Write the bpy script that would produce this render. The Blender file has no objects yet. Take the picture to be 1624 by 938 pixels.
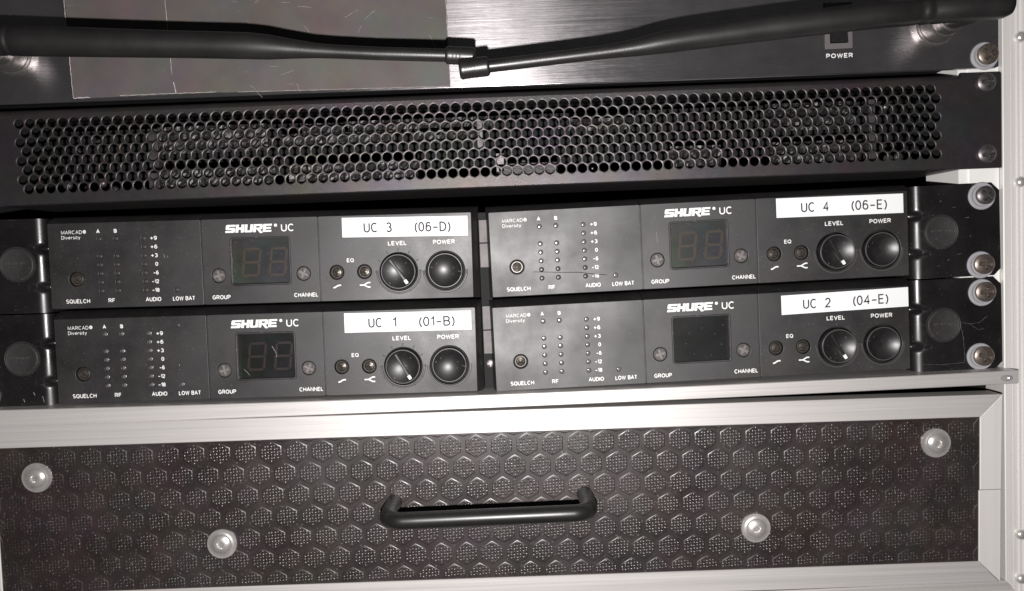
import bpy, bmesh, math, random
import numpy as np
from mathutils import Matrix, Vector, Euler
random.seed(7)
S = 0.001                       # everything below is written in millimetres
scn = bpy.context.scene
C = scn.collection

# ------------------------------------------------------------------ camera
cam_d = bpy.data.cameras.new('camera'); cam = bpy.data.objects.new('camera', cam_d); C.objects.link(cam)
right = Vector((0.99913762, -0.01164455, -0.03985511)); fwd = Vector((0.00960608, 0.99865441, -0.05096173)); up = right.cross(fwd)
M4 = Matrix.Identity(4)
for i in range(3):
    M4[i][0] = right[i]; M4[i][1] = up[i]; M4[i][2] = -fwd[i]
M4.translation = Vector((198.654, -352.247, 2.245)) * S
cam.matrix_world = M4
cam_d.sensor_width = 36; cam_d.lens = 1194 / 1624 * 36; cam_d.clip_start = 0.005; cam_d.clip_end = 50
scn.camera = cam
# ------------------------------------------------------------------ light: the phone's own flash, a hand's width under the lens, a faint ambient world and an added fill lamp
w = bpy.data.worlds.new('World'); scn.world = w; w.use_nodes = True
w.node_tree.nodes['Background'].inputs[0].default_value = (0.9, 0.95, 1.0, 1)
w.node_tree.nodes['Background'].inputs[1].default_value = 0.02
ld = bpy.data.lights.new('flash', 'POINT'); ld.energy = 8.4; ld.shadow_soft_size = 0.003; ld.color = (1.0, 0.965, 0.955)
lo = bpy.data.objects.new('flash', ld); C.objects.link(lo); lo.location = Vector((197, -352, -28)) * S
ad = bpy.data.lights.new('fill_light', 'AREA'); ad.energy = 0.35; ad.shape = 'RECTANGLE'; ad.size = 1.6; ad.size_y = 1.2; ad.color = (1.0, 0.97, 0.93)  # added soft lamp, gives the metal parts something to reflect
ao = bpy.data.objects.new('fill_light', ad); C.objects.link(ao); ao.location = (0.9, -1.8, 1.6)
ao.rotation_euler = (Vector((0.2, 0, 0)) - ao.location).to_track_quat('-Z', 'Y').to_euler()
scn.view_settings.view_transform = 'Standard'; scn.view_settings.look = 'None'; scn.view_settings.exposure = 0; scn.view_settings.gamma = 1
scn.render.engine = 'CYCLES'
scn.cycles.max_bounces = 6
scn.cycles.caustics_reflective = False

# ------------------------------------------------------------------ materials
def mat(name, base, rough=0.5, metal=0.0, spec=0.5, mottle=0.0, mscale=60, bump=0.0, bscale=2500, dust=0.0, dscale=900,
        brushed=None, aniso=0.0, coat=0.0, smudge=0.0, dustcol=(0.45, 0.43, 0.41), tint=0.0, worn=0.0, streak=None):
    m = bpy.data.materials.new(name); m.use_nodes = True; nt = m.node_tree; N = nt.nodes; L = nt.links
    b = N['Principled BSDF']; b.inputs['Roughness'].default_value = rough; b.inputs['Metallic'].default_value = metal
    b.inputs['Specular IOR Level'].default_value = spec; b.inputs['Coat Weight'].default_value = coat
    tc = N.new('ShaderNodeTexCoord').outputs['Object']
    def noise(scale, detail=3, vec=None, r=0.6):
        n = N.new('ShaderNodeTexNoise'); n.inputs['Scale'].default_value = scale; n.inputs['Detail'].default_value = detail
        n.inputs['Roughness'].default_value = r; L.new(vec or tc, n.inputs['Vector']); return n
    def ramp(fac, a, c, lo=0.0, hi=1.0):
        r = N.new('ShaderNodeMapRange'); r.inputs['From Min'].default_value = a; r.inputs['From Max'].default_value = c
        r.inputs['To Min'].default_value = lo; r.inputs['To Max'].default_value = hi; L.new(fac, r.inputs['Value']); return r.outputs[0]
    def mix(fac, a, c, mode='MIX'):
        x = N.new('ShaderNodeMix'); x.data_type = 'RGBA'; x.blend_type = mode
        if hasattr(fac, 'links'): L.new(fac, x.inputs[0])
        else: x.inputs[0].default_value = fac
        for k, s in ((6, a), (7, c)):
            if hasattr(s, 'links'): L.new(s, x.inputs[k])
            else: x.inputs[k].default_value = (*s, 1)
        return x.outputs[2]
    col = None
    if mottle:
        n = noise(mscale, 5)
        col = mix(ramp(n.outputs[0], 0.3, 0.7), tuple(c * (1 - mottle) for c in base), tuple(c * (1 + mottle) for c in base))
    if tint:
        n = noise(45, 2); cc = N.new('ShaderNodeMix'); cc.data_type = 'RGBA'; cc.blend_type = 'SOFT_LIGHT'; cc.inputs[0].default_value = tint
        if col is None: cc.inputs[6].default_value = (*base, 1)
        else: L.new(col, cc.inputs[6])
        L.new(n.outputs['Color'], cc.inputs[7]); col = cc.outputs[2]
    if streak:
        mp = N.new('ShaderNodeMapping'); L.new(tc, mp.inputs[0]); mp.inputs['Scale'].default_value = streak[0]
        n = noise(1.0, 5, mp.outputs[0], 0.7)
        col = mix(ramp(n.outputs[0], 0.32, 0.68), tuple(c * (1 - streak[1]) for c in base), tuple(min(1, c * (1 + streak[1] * .6)) for c in base))
    if dust:
        v = noise(dscale, 2, r=0.5); big = noise(25, 3)
        f = N.new('ShaderNodeMath'); f.operation = 'MULTIPLY'
        L.new(ramp(v.outputs[0], 0.66, 0.74), f.inputs[0]); L.new(ramp(big.outputs[0], 0.4, 0.7, 0.2, dust), f.inputs[1])
        col = mix(f.outputs[0], col if col is not None else base, dustcol)
    if worn:
        mp = N.new('ShaderNodeMapping'); L.new(tc, mp.inputs[0]); mp.inputs['Rotation'].default_value = (0, 0.5, 0.2); mp.inputs['Scale'].default_value = (1, 1, 9)
        n = noise(90, 4, mp.outputs[0], 0.7)
        col = mix(ramp(n.outputs[0], 0.68, 0.72, 0, worn), col if col is not None else base, dustcol)
    if col is None: b.inputs['Base Color'].default_value = (*base, 1)
    else: L.new(col, b.inputs['Base Color'])
    if smudge:
        n = noise(30, 4); L.new(ramp(n.outputs[0], 0.3, 0.7, rough - smudge, rough + smudge), b.inputs['Roughness'])
    h = None
    if brushed:
        mp = N.new('ShaderNodeMapping'); L.new(tc, mp.inputs[0]); mp.inputs['Scale'].default_value = brushed[0]
        n = noise(1.0, 4, mp.outputs[0], 0.75)
        bp = N.new('ShaderNodeBump'); bp.inputs['Strength'].default_value = brushed[1]; bp.inputs['Distance'].default_value = 0.00005
        L.new(n.outputs[0], bp.inputs['Height']); h = bp
        L.new(ramp(n.outputs[0], 0.3, 0.7, rough - 0.08, rough + 0.08), b.inputs['Roughness'])
    if bump:
        n = noise(bscale, 2); bp = N.new('ShaderNodeBump'); bp.inputs['Strength'].default_value = bump; bp.inputs['Distance'].default_value = 0.0001
        L.new(n.outputs[0], bp.inputs['Height'])
        if h: L.new(h.outputs[0], bp.inputs['Normal'])
        h = bp
    if h: L.new(h.outputs[0], b.inputs['Normal'])
    if aniso:
        b.inputs['Anisotropic Rotation'].default_value = 0.25
        b.inputs['Anisotropic'].default_value = aniso
        t = N.new('ShaderNodeTangent'); t.direction_type = 'RADIAL'; t.axis = 'Z'; L.new(t.outputs[0], b.inputs['Tangent'])
    return m

MT = dict(
    fascia=mat('charcoal_moulded_plastic', (0.0135, 0.0118, 0.0122), 0.50, spec=0.9, mottle=0.2, mscale=120, bump=0.45, bscale=3500, dust=0.3, dscale=1300, tint=0.3, smudge=0.10, worn=0.06),
    ear=mat('black_painted_steel_ear', (0.009, 0.008, 0.008), 0.33, spec=0.8, mottle=0.3, mscale=90, bump=0.25, bscale=2500, dust=0.35, dscale=1000, worn=0.15, smudge=0.1, dustcol=(0.2, 0.19, 0.18)),
    vent=mat('grey_powder_coat', (0.080, 0.072, 0.074), 0.40, metal=0.78, spec=0.8, mottle=0.12, mscale=200, bump=0.9, bscale=3000, dust=0.4, dscale=1500, tint=0.3),
    chassis=mat('black_chassis', (0.008, 0.008, 0.009), 0.6),
    rubber=mat('black_rubber', (0.013, 0.0115, 0.0115), 0.40, spec=0.8, mottle=0.25, mscale=100, bump=0.3, bscale=1500, smudge=0.07),
    knob=mat('black_gloss_plastic', (0.012, 0.011, 0.011), 0.40, spec=0.7, mottle=0.3, mscale=300, bump=0.15, bscale=2500, dust=0.25, smudge=0.06),
    rim=mat('edge_highlight_plastic', (0.085, 0.08, 0.08), 0.4, spec=0.6),  # lighter colour stands in for the highlight along knob and button edges
    ridge=mat('grey_moulded_ridge', (0.055, 0.05, 0.05), 0.5, spec=0.6),
    bezel=mat('grey_switch_frame', (0.13, 0.12, 0.12), 0.45),
    residue=mat('dried_glue', (0.13, 0.125, 0.12), 0.6),
    socket=mat('dull_nickel', (0.34, 0.32, 0.31), 0.36, metal=0.9, mottle=0.25, mscale=300),
    scratch=mat('scratch_mark', (0.30, 0.28, 0.27), 0.5),
    cap=mat('dull_black_plug', (0.030, 0.027, 0.028), 0.5, spec=0.5, mottle=0.2, mscale=200, bump=0.3, bscale=1500, dust=0.6),
    white=mat('white_print', (0.82, 0.82, 0.80), 0.6),
    label=mat('white_label_tape', (0.82, 0.83, 0.83), 0.6, spec=0.2, mottle=0.04, mscale=40, worn=0.12),
    ink=mat('grey_black_ink', (0.035, 0.035, 0.04), 0.8, spec=0.1),
    alu=mat('satin_aluminium', (0.70, 0.675, 0.655), 0.46, metal=0.5, bump=0.05, brushed=((9, 200, 2600), 0.3), tint=0.2, dust=0.25, streak=((4, 60, 500), 0.13)),
    aluv=mat('satin_aluminium_upright', (0.76, 0.74, 0.71), 0.46, metal=0.25, brushed=((2600, 200, 9), 0.25), tint=0.2, dust=0.2, streak=((500, 60, 4), 0.07)),
    rail=mat('zinc_rail', (0.88, 0.88, 0.85), 0.5, metal=0.1, mottle=0.03),
    rivet=mat('bright_rivet', (0.78, 0.76, 0.72), 0.3, metal=0.7, mottle=0.08, mscale=400),
    screw=mat('bronze_screw', (0.25, 0.205, 0.175), 0.40, metal=0.8, mottle=0.25, mscale=500),
    steel=mat('dark_steel_screw', (0.17, 0.155, 0.155), 0.42, metal=0.8, mottle=0.25, mscale=500),
    washer=mat('grey_nylon_washer', (0.36, 0.36, 0.38), 0.45, mottle=0.08, mscale=200),
    bolt=mat('plated_bolt', (0.80, 0.765, 0.735), 0.30, metal=0.75, mottle=0.14, mscale=250, smudge=0.08),
    brushed=mat('black_brushed_faceplate', (0.42, 0.40, 0.41), 0.27, metal=0.93, aniso=0.86, brushed=((14, 100, 3200), 0.8), mottle=0.15, mscale=60, dust=0.2),
    tape=mat('grey_gaffer_tape', (0.094, 0.083, 0.079), 0.64, spec=0.5, mottle=0.14, mscale=40, bump=0.5, bscale=1800, tint=0.35, worn=0.25),
    fray=mat('frayed_tape_thread', (0.5, 0.47, 0.44), 0.7),
    hexp=mat('brown_black_phenolic', (0.026, 0.0195, 0.0188), 0.39, spec=0.75, mottle=0.25, mscale=60, tint=0.3, bump=0.12, bscale=2500, smudge=0.08, dust=0.2),
    handle=mat('black_handle', (0.012, 0.011, 0.011), 0.36, spec=0.6, mottle=0.2, mscale=200, bump=0.15, bscale=2500),
    lens=mat('display_backing', (0.020, 0.022, 0.021), 0.3, spec=0.5, mottle=0.3, mscale=80, tint=0.3),
    lens_grey=mat('display_backing_reflection', (0.046, 0.052, 0.048), 0.4, spec=0.5, mottle=0.25, mscale=80, tint=0.5, dust=0.5),  # reflection in the display window put into a lighter backing colour
    seg=mat('unlit_segment', (0.075, 0.058, 0.043), 0.5),
    seg_dark=mat('unlit_segment_dark', (0.030, 0.020, 0.017), 0.5),
    lamp=mat('clear_indicator_lens', (0.17, 0.15, 0.15), 0.17, spec=1.0, coat=0.8),  # lens colour lightened to stand in for flash glints
    lamp_dark=mat('indicator_lens_no_glint', (0.06, 0.05, 0.05), 0.35, spec=0.4),  # same lens in a darker colour, for lamps without a glint
    pot=mat('grey_trimmer', (0.17, 0.155, 0.15), 0.5, mottle=0.25, mscale=500, bump=0.3, bscale=2000),
    potred=mat('reddish_slot', (0.20, 0.06, 0.045), 0.5),
    brass=mat('dark_trimmer', (0.075, 0.065, 0.055), 0.35, metal=0.4, mottle=0.4, mscale=600),
    pcb=mat('internal_dark_green', (0.012, 0.02, 0.016), 0.5),
    block=mat('internal_foil', (0.020, 0.018, 0.018), 0.42, metal=0.3, mottle=0.8, mscale=420, bump=1.0, bscale=900),
    tin=mat('internal_tin', (0.13, 0.12, 0.12), 0.4, metal=0.8, mottle=0.5, mscale=250),
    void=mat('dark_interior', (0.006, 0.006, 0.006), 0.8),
    bracket=mat('galvanised_bracket', (0.12, 0.11, 0.11), 0.55, metal=0.2, mottle=0.25, mscale=150),
)
# thin glossy pane
m = bpy.data.materials.new('clear_pane'); m.use_nodes = True; nt = m.node_tree; nt.nodes.clear()
o_ = nt.nodes.new('ShaderNodeOutputMaterial'); tr = nt.nodes.new('ShaderNodeBsdfTransparent'); gl = nt.nodes.new('ShaderNodeBsdfGlossy'); mx = nt.nodes.new('ShaderNodeMixShader'); fr = nt.nodes.new('ShaderNodeFresnel')
gl.inputs['Roughness'].default_value = 0.16; tr.inputs[0].default_value = (0.9, 0.9, 0.9, 1); fr.inputs[0].default_value = 1.45
nt.links.new(fr.outputs[0], mx.inputs[0]); nt.links.new(tr.outputs[0], mx.inputs[1]); nt.links.new(gl.outputs[0], mx.inputs[2]); nt.links.new(mx.outputs[0], o_.inputs[0])
MT['pane'] = m

# ------------------------------------------------------------------ mesh helpers (x right, y into the rack, z up; front faces look to -y)
class MB:
    def __init__(s): s.v = []; s.f = []
    def add(s, v, f):
        n = len(s.v); s.v += [tuple(p) for p in v]; s.f += [tuple(i + n for i in q) for q in f]; return s
    def box(s, x0, x1, y0, y1, z0, z1, c=0.0):
        if c <= 0:
            v = [(x, y, z) for z in (z0, z1) for y in (y0, y1) for x in (x0, x1)]
            return s.add(v, [(0, 1, 5, 4), (1, 3, 7, 5), (3, 2, 6, 7), (2, 0, 4, 6), (4, 5, 7, 6), (2, 3, 1, 0)])
        return s.slab([(x0, z0), (x1, z0), (x1, z1), (x0, z1)], y0, y1, c)
    def slab(s, poly, y0, y1, c=0.0):
        """convex polygon (x,z counter-clockwise seen from the front), front at y0 with a chamfer c"""
        n = len(poly)
        def inset(d):
            out = []
            for i in range(n):
                p0, p1, p2 = (Vector(poly[(i + k) % n]) for k in (-1, 0, 1))
                a = (p1 - p0).normalized(); b = (p2 - p1).normalized()
                na = Vector((-a.y, a.x)); nb = Vector((-b.y, b.x)); t = na + nb
                out.append(p1 + t * (d / max(0.2, t.dot(na))))
            return out
        rings = [(inset(c), y0), (poly, y0 + c), (poly, y1)] if c > 0 else [(poly, y0), (poly, y1)]
        v = [(p[0], y, p[1]) for r, y in rings for p in r]; f = [tuple(range(n))]
        for k in range(len(rings) - 1):
            for i in range(n):
                j = (i + 1) % n; f.append((k * n + j, k * n + i, (k + 1) * n + i, (k + 1) * n + j))
        f.append(tuple(reversed(range((len(rings) - 1) * n, len(rings) * n))))
        return s.add(v, f)
    def lathe(s, cx, cz, y, prof, n=40, caps=True):
        """prof: list of (radius, forward distance) turned round the axis that points at the viewer"""
        v = []; f = []
        for r, d in prof:
            for i in range(n):
                a = 2 * math.pi * i / n; v.append((cx + r * math.cos(a), y - d, cz + r * math.sin(a)))
        for k in range(len(prof) - 1):
            for i in range(n):
                j = (i + 1) % n; f.append((k * n + i, k * n + j, (k + 1) * n + j, (k + 1) * n + i))
        if caps: f.append(tuple(reversed(range(n)))); f.append(tuple(range((len(prof) - 1) * n, len(prof) * n)))
        return s.add(v, f)
    def polar(s, cx, cz, y, rings, fn, n=48):
        """relief disc: fn(r, angle) -> forward distance"""
        v = [(cx, y - fn(0, 0), cz)]; f = []
        for r in rings:
            for i in range(n):
                a = 2 * math.pi * i / n; v.append((cx + r * math.cos(a), y - fn(r, a), cz + r * math.sin(a)))
        for i in range(n): f.append((0, 1 + i, 1 + (i + 1) % n))
        for k in range(len(rings) - 1):
            for i in range(n):
                j = (i + 1) % n; f.append((1 + k * n + i, 1 + (k + 1) * n + i, 1 + (k + 1) * n + j, 1 + k * n + j))
        return s.add(v, f)
    def sweep(s, pts, rad, n=20, cap=True):
        """tube along points with a radius at each"""
        P = [Vector(p) for p in pts]; v = []; f = []; prev = None
        for i, p in enumerate(P):
            t = (P[min(i + 1, len(P) - 1)] - P[max(i - 1, 0)]).normalized()
            if prev is None: u = t.orthogonal().normalized()
            else: u = (prev - t * prev.dot(t)).normalized()
            prev = u; q = t.cross(u)
            for k in range(n):
                a = 2 * math.pi * k / n; v.append(tuple(p + (u * math.cos(a) + q * math.sin(a)) * rad[i]))
        for i in range(len(P) - 1):
            for k in range(n):
                j = (k + 1) % n; f.append((i * n + k, i * n + j, (i + 1) * n + j, (i + 1) * n + k))
        if cap: f.append(tuple(reversed(range(n)))); f.append(tuple(range((len(P) - 1) * n, len(P) * n)))
        return s.add(v, f)
    def prism_x(s, prof, x0, x1, closed=True):
        """profile of (y,z) points extruded along x"""
        n = len(prof); v = [(x, p[0], p[1]) for x in (x0, x1) for p in prof]; f = []
        for i in range(n if closed else n - 1):
            j = (i + 1) % n; f.append((i, j, n + j, n + i))
        if closed: f.append(tuple(reversed(range(n)))); f.append(tuple(range(n, 2 * n)))
        return s.add(v, f)
    def mesh(s, name, mt, smooth=35):
        me = bpy.data.meshes.new(name); me.from_pydata([(x * S, y * S, z * S) for x, y, z in s.v], [], s.f); me.materials.append(mt)
        bm = bmesh.new(); bm.from_mesh(me); bmesh.ops.recalc_face_normals(bm, faces=bm.faces); bm.to_mesh(me); bm.free()
        fin(me, smooth); return me
    def build(s, name, mt, parent=None, smooth=35, **kw):
        return obj(name, s.mesh(name, mt, smooth), parent, **kw)
def fin(me, smooth=35):
    if smooth:
        me.shade_smooth(); me.set_sharp_from_angle(angle=math.radians(smooth))
def obj(name, me, parent=None, label=None, kind=None):
    o = bpy.data.objects.new(name, me); C.objects.link(o)
    if parent: o.parent = parent
    if label: o['label'] = label
    if kind: o['kind'] = kind
    return o
def thing(name, label, cat, loc=(0, 0, 0), roll=0.0, group=None):
    o = bpy.data.objects.new(name, None); C.objects.link(o); o.location = Vector(loc) * S; o.rotation_euler = (0, roll, 0); o.empty_display_size = 0.01
    o['label'] = label; o['category'] = cat
    if group: o['group'] = group
    return o
def curve_mesh(name, splines, y, thick, bev, mt, smooth=35):
    """flat plate with holes: first spline is the outline; front at y, back at y+thick"""
    cu = bpy.data.curves.new(name, 'CURVE'); cu.dimensions = '2D'; cu.fill_mode = 'BOTH'; cu.extrude = max(0.0, thick / 2 - bev); cu.bevel_depth = bev; cu.bevel_resolution = 1; cu.offset = -bev
    for pts in splines:
        sp = cu.splines.new('POLY'); sp.points.add(len(pts) - 1); sp.use_cyclic_u = True
        for i, p in enumerate(pts): sp.points[i].co = (p[0], p[1], 0, 1)
    o = bpy.data.objects.new(name, cu); C.objects.link(o)
    dg = bpy.context.evaluated_depsgraph_get(); me = bpy.data.meshes.new_from_object(o.evaluated_get(dg)); bpy.data.objects.remove(o); bpy.data.curves.remove(cu)
    me.name = name
    me.transform(Matrix(((S, 0, 0, 0), (0, 0, -S, (y + thick / 2) * S), (0, S, 0, 0), (0, 0, 0, 1))))
    me.materials.clear(); me.materials.append(mt); fin(me, smooth); return me
def circ(x, z, r, n=32): return [(x + r * math.cos(2 * math.pi * i / n), z + r * math.sin(2 * math.pi * i / n)) for i in range(n)]
def rrect(x0, x1, z0, z1, r, n=5):
    out = []
    for cx, cz, a0 in ((x1 - r, z0 + r, -90), (x1 - r, z1 - r, 0), (x0 + r, z1 - r, 90), (x0 + r, z0 + r, 180)):
        for k in range(n + 1): a = math.radians(a0 + 90 * k / n); out.append((cx + r * math.cos(a), cz + r * math.sin(a)))
    return out
# --- lettering: a small set of stroked letters, drawn as flat print and fitted to a box
def arc(cx, cy, rx, ry, a0, a1, n=9): return [(cx + rx * math.cos(math.radians(a0 + (a1 - a0) * i / n)), cy + ry * math.sin(math.radians(a0 + (a1 - a0) * i / n))) for i in range(n + 1)]
GL = {
 'A': (.72, [[(0, 0), (.36, 1), (.72, 0)], [(.13, .34), (.59, .34)]]),
 'B': (.62, [[(0, 0), (0, 1), (.35, 1)] + arc(.35, .76, .23, .24, 90, -90, 8) + [(0, .52)], [(.35, .52)] + arc(.35, .26, .27, .26, 90, -90, 8) + [(0, 0)]]),
 'C': (.72, [arc(.38, .5, .38, .5, 48, 312, 16)]),
 'D': (.68, [[(0, 0), (0, 1), (.25, 1)] + arc(.25, .5, .43, .5, 90, -90, 12) + [(0, 0)]]),
 'E': (.56, [[(.56, 0), (0, 0), (0, 1), (.56, 1)], [(0, .52), (.5, .52)]]),
 'F': (.52, [[(0, 0), (0, 1), (.52, 1)], [(0, .52), (.46, .52)]]),
 'G': (.74, [arc(.38, .5, .38, .5, 48, 340, 16) + [(.74, .46), (.42, .46)]]),
 'H': (.66, [[(0, 0), (0, 1)], [(.66, 0), (.66, 1)], [(0, .52), (.66, .52)]]),
 'I': (.0, [[(0, 0), (0, 1)]]),
 'L': (.5, [[(0, 1), (0, 0), (.5, 0)]]),
 'M': (.8, [[(0, 0), (0, 1), (.4, .1), (.8, 1), (.8, 0)]]),
 'N': (.66, [[(0, 0), (0, 1), (.66, 0), (.66, 1)]]),
 'O': (.78, [arc(.39, .5, .39, .5, 90, 450, 22)]),
 'P': (.58, [[(0, 0), (0, 1), (.32, 1)] + arc(.32, .73, .26, .27, 90, -90, 8) + [(0, .46)]]),
 'Q': (.78, [arc(.39, .5, .39, .5, 90, 450, 22), [(.46, .26), (.76, -.05)]]),
 'R': (.62, [[(0, 0), (0, 1), (.34, 1)] + arc(.34, .74, .26, .26, 90, -90, 8) + [(0, .48)], [(.34, .48), (.62, 0)]]),
 'S': (.6, [arc(.3, .745, .28, .255, 35, 270, 12) + arc(.3, .25, .3, .25, 90, -145, 12)]),
 'T': (.62, [[(0, 1), (.62, 1)], [(.31, 1), (.31, 0)]]),
 'U': (.64, [[(0, 1)] + arc(.32, .32, .32, .32, 180, 360, 12) + [(.64, 1)]]),
 'V': (.68, [[(0, 1), (.34, 0), (.68, 1)]]),
 'W': (1.0, [[(0, 1), (.25, 0), (.5, .95), (.75, 0), (1.0, 1)]]),
 '0': (.56, [arc(.28, .5, .28, .5, 90, 450, 22)]),
 '1': (.26, [[(0, .76), (.26, 1), (.26, 0)]]),
 '2': (.56, [arc(.28, .71, .27, .29, 165, -30, 10) + [(0, 0), (.58, 0)]]),
 '3': (.56, [arc(.27, .76, .25, .24, 150, -90, 10), arc(.27, .26, .29, .26, 90, -150, 10)]),
 '4': (.6, [[(.44, 0), (.44, 1), (0, .3), (.62, .3)]]),
 '6': (.56, [arc(.28, .31, .28, .31, 90, 450, 18), [(0, .31), (.03, .6)] + arc(.3, .62, .27, .38, 165, 40, 8)]),
 '8': (.56, [arc(.28, .76, .24, .24, 90, 450, 16), arc(.28, .26, .28, .26, 90, 450, 16)]),
 '9': (.56, [arc(.28, .69, .28, .31, 90, 450, 18), [(.56, .69), (.53, .4)] + arc(.26, .38, .27, .38, -15, -140, 8)]),
 '(': (.2, [arc(.55, .42, .5, .68, 125, 235, 10)]),
 ')': (.2, [arc(-.3, .42, .5, .68, 55, -55, 10)]),
 '-': (.55, [[(0, .42), (.55, .42)]]),
 '+': (.62, [[(0, .45), (.62, .45)], [(.31, .08), (.31, .82)]]),
 'i': (.0, [[(0, 0), (0, .68)], [(0, .9), (0, 1.0)]]),
 'v': (.46, [[(0, .68), (.23, 0), (.46, .68)]]),
 'e': (.5, [[(0, .36), (.5, .36)] + arc(.25, .34, .25, .34, 10, 310, 12)]),
 'r': (.28, [[(0, 0), (0, .68)], [(0, .4)] + arc(.24, .4, .24, .28, 160, 70, 5)]),
 's': (.38, [arc(.19, .51, .17, .17, 35, 260, 8) + arc(.19, .17, .19, .17, 90, -150, 8)]),
 't': (.3, [[(.13, .95), (.13, 0), (.3, 0)], [(0, .68), (.3, .68)]]),
 'y': (.46, [[(0, .68), (.23, 0)], [(.46, .68), (.12, -.3)]]),
 '\u00ae': (.9, [arc(.45, .6, .4, .4, 0, 360, 16), [(.32, .42), (.32, .78), (.5, .78), (.56, .7), (.5, .6), (.32, .6)], [(.45, .6), (.58, .42)]]),
 ' ': (.5, []),
}
def stroke(mb, pts, wd, y, fx=lambda p: p):
    P = [Vector(p) for p in pts]; v = []; f = []; N_ = len(P)
    closed = (P[0] - P[-1]).length < 1e-6
    for i, p in enumerate(P):
        if closed: a = P[i - 1] if i else P[-2]; b = P[i + 1] if i < N_ - 1 else P[1]
        else: a = P[max(i - 1, 0)]; b = P[min(i + 1, N_ - 1)]
        d1 = (p - a); d2 = (b - p); d1 = d1.normalized() if d1.length > 1e-9 else d2.normalized(); d2 = d2.normalized() if d2.length > 1e-9 else d1
        t = (d1 + d2); t = t.normalized() if t.length > .3 else d1
        k = 1 / max(.45, t.dot(d1)); n_ = Vector((-t.y, t.x)) * wd / 2 * k
        e = Vector((0, 0))
        if not closed and i == 0: e = -d2 * wd * .0
        for q in (p + n_ + e, p - n_ + e): q = fx(q); v.append((q[0], y, q[1]))
    for i in range(N_ - 1): f.append((2 * i, 2 * i + 1, 2 * i + 3, 2 * i + 2))
    mb.add(v, f)
def put_text(mb, body, x0, x1, z0, z1, y, wt=0.17, gap=0.26, tilt=0.0):
    """body fitted between x0 and x1, capitals from z0 to z1; wt = stroke weight over letter height"""
    h = z1 - z0; adv = 0; pos = []
    for c in body:
        w_, st = GL[c]; g_ = gap + wt * .55
        if c == ' ': adv += w_; continue
        pos.append((adv, st)); adv += w_ + g_
    tot = adv - g_; wd = wt * h; sx = (x1 - x0 - wd) / tot if tot > 0 else 1
    for k, (ax, st) in enumerate(pos):
        for j, pts in enumerate(st):
            q = [(x0 + wd / 2 + (ax + p[0]) * sx, z0 + wd / 2 + p[1] * (h - wd)) for p in pts]
            stroke(mb, q, wd, y - .0012 * ((k * 3 + j) % 5), lambda p: (p[0], p[1] + tilt * (p[0] - x0)))
def screw_mesh(name, mt, R=4.7, H=2.0, spin=0.3, slotw=0.8):
    mb = MB()
    def fn(r, a):
        h = H * math.sqrt(max(0.0, 1 - (r / (R * 1.12)) ** 2))
        x = r * math.cos(a - spin); z = r * math.sin(a - spin)
        m_ = min(abs(x), abs(z)); q = max(abs(x), abs(z))
        wid = slotw * (1 - 0.25 * q / R)
        if q < R * 0.68 and m_ < wid: h -= 2.3 * (1 - q / R * 0.8)
        return h
    mb.polar(0, 0, 0, [R * k / 14 for k in range(1, 15)], fn, 72)
    mb.lathe(0, 0, 0, [(R, -1.0), (R, fn(R, 0.4))], 72)
    me = mb.mesh(name, mt, 30); me.materials.append(MT['void'])
    for p in me.polygons:
        c = p.center / S; x = c.x * math.cos(spin) + c.z * math.sin(spin); z = -c.x * math.sin(spin) + c.z * math.cos(spin)
        if min(abs(x), abs(z)) < slotw * .95 and .7 < max(abs(x), abs(z)) < R * .62: p.material_index = 1
    return me
SCREW = screw_mesh('screw', MT['screw']); SCREW2 = screw_mesh('screw', MT['steel'], 4.3, 2.3, 0.15, 0.8)
WASH = MB().lathe(0, 0, 0, [(4.4, 0.4), (5.2, 0.9), (6.0, 0.9), (6.4, 0.4), (6.4, 0)], 48).mesh('washer', MT['washer'], 30)
def put_screw(parent, x, y, z, me=SCREW, washer=True, rot=0.0, wx=-1.2, wz=-0.3):
    s_ = obj('screw', me, parent); s_.location = Vector((x, y - (0.9 if washer else 0), z)) * S; s_.rotation_euler = (0, rot, 0)
    if washer:
        w_ = obj('washer', WASH, parent); w_.location = Vector((x + wx, y, z + wz)) * S

# ------------------------------------------------------------------ the flight case
case = thing('flight_case', 'aluminium edged flight case whose ridged upright closes the right side of the rack', 'flight case')
def prism_z(prof, z0, z1, shear=0.0):
    """profile (x,y) extruded along z; the lower end is cut on a slant"""
    mb = MB(); n = len(prof); x_ref = prof[0][0]
    v = [(p[0], p[1], z0 - shear * (p[0] - x_ref)) for p in prof] + [(p[0], p[1], z1) for p in prof]
    f = [(i, (i + 1) % n, n + (i + 1) % n, n + i) for i in range(n)] + [tuple(reversed(range(n))), tuple(range(n, 2 * n))]
    return mb.add(v, f)
prism_z([(434.2, 14), (434.2, 0.4), (434.6, 0.0), (437.6, -0.1), (437.7, 0.25), (438.0, 0.25), (438.1, -0.1), (440.3, -0.2), (440.5, -0.9), (441.0, -0.9), (441.2, -0.2), (442.5, -0.2), (442.7, -1.1), (443.3, -1.2), (443.5, -0.5), (449, -0.5), (449.6, -2.0), (456, -2.0), (456, 14)], -163.2, 190, 1.1).build('edge_extrusion', MT['aluv'], case, 25)
prism_z([(414.8, 30), (414.8, 2.9), (419.4, 2.9), (419.7, 2.2), (428.4, 2.2), (428.7, 2.7), (433.9, 2.7), (433.9, 30)], -58, 190).build('rack_rail', MT['rail'], case, 25)
mb = MB()      # lower extrusion, cut on a mitre where it meets the upright
prof = [(12, -162.2), (-1.0, -162.2), (-1.6, -163.0), (-1.6, -165.6), (-0.6, -166.0), (-0.6, -168.0), (-3.0, -168.6), (-3.0, -185), (12, -185)]
v = [(-60, y, z) for y, z in prof] + [(433.2 + (-162.2 - z) * 0.9, y, z) for y, z in prof]; n = len(prof)
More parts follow.
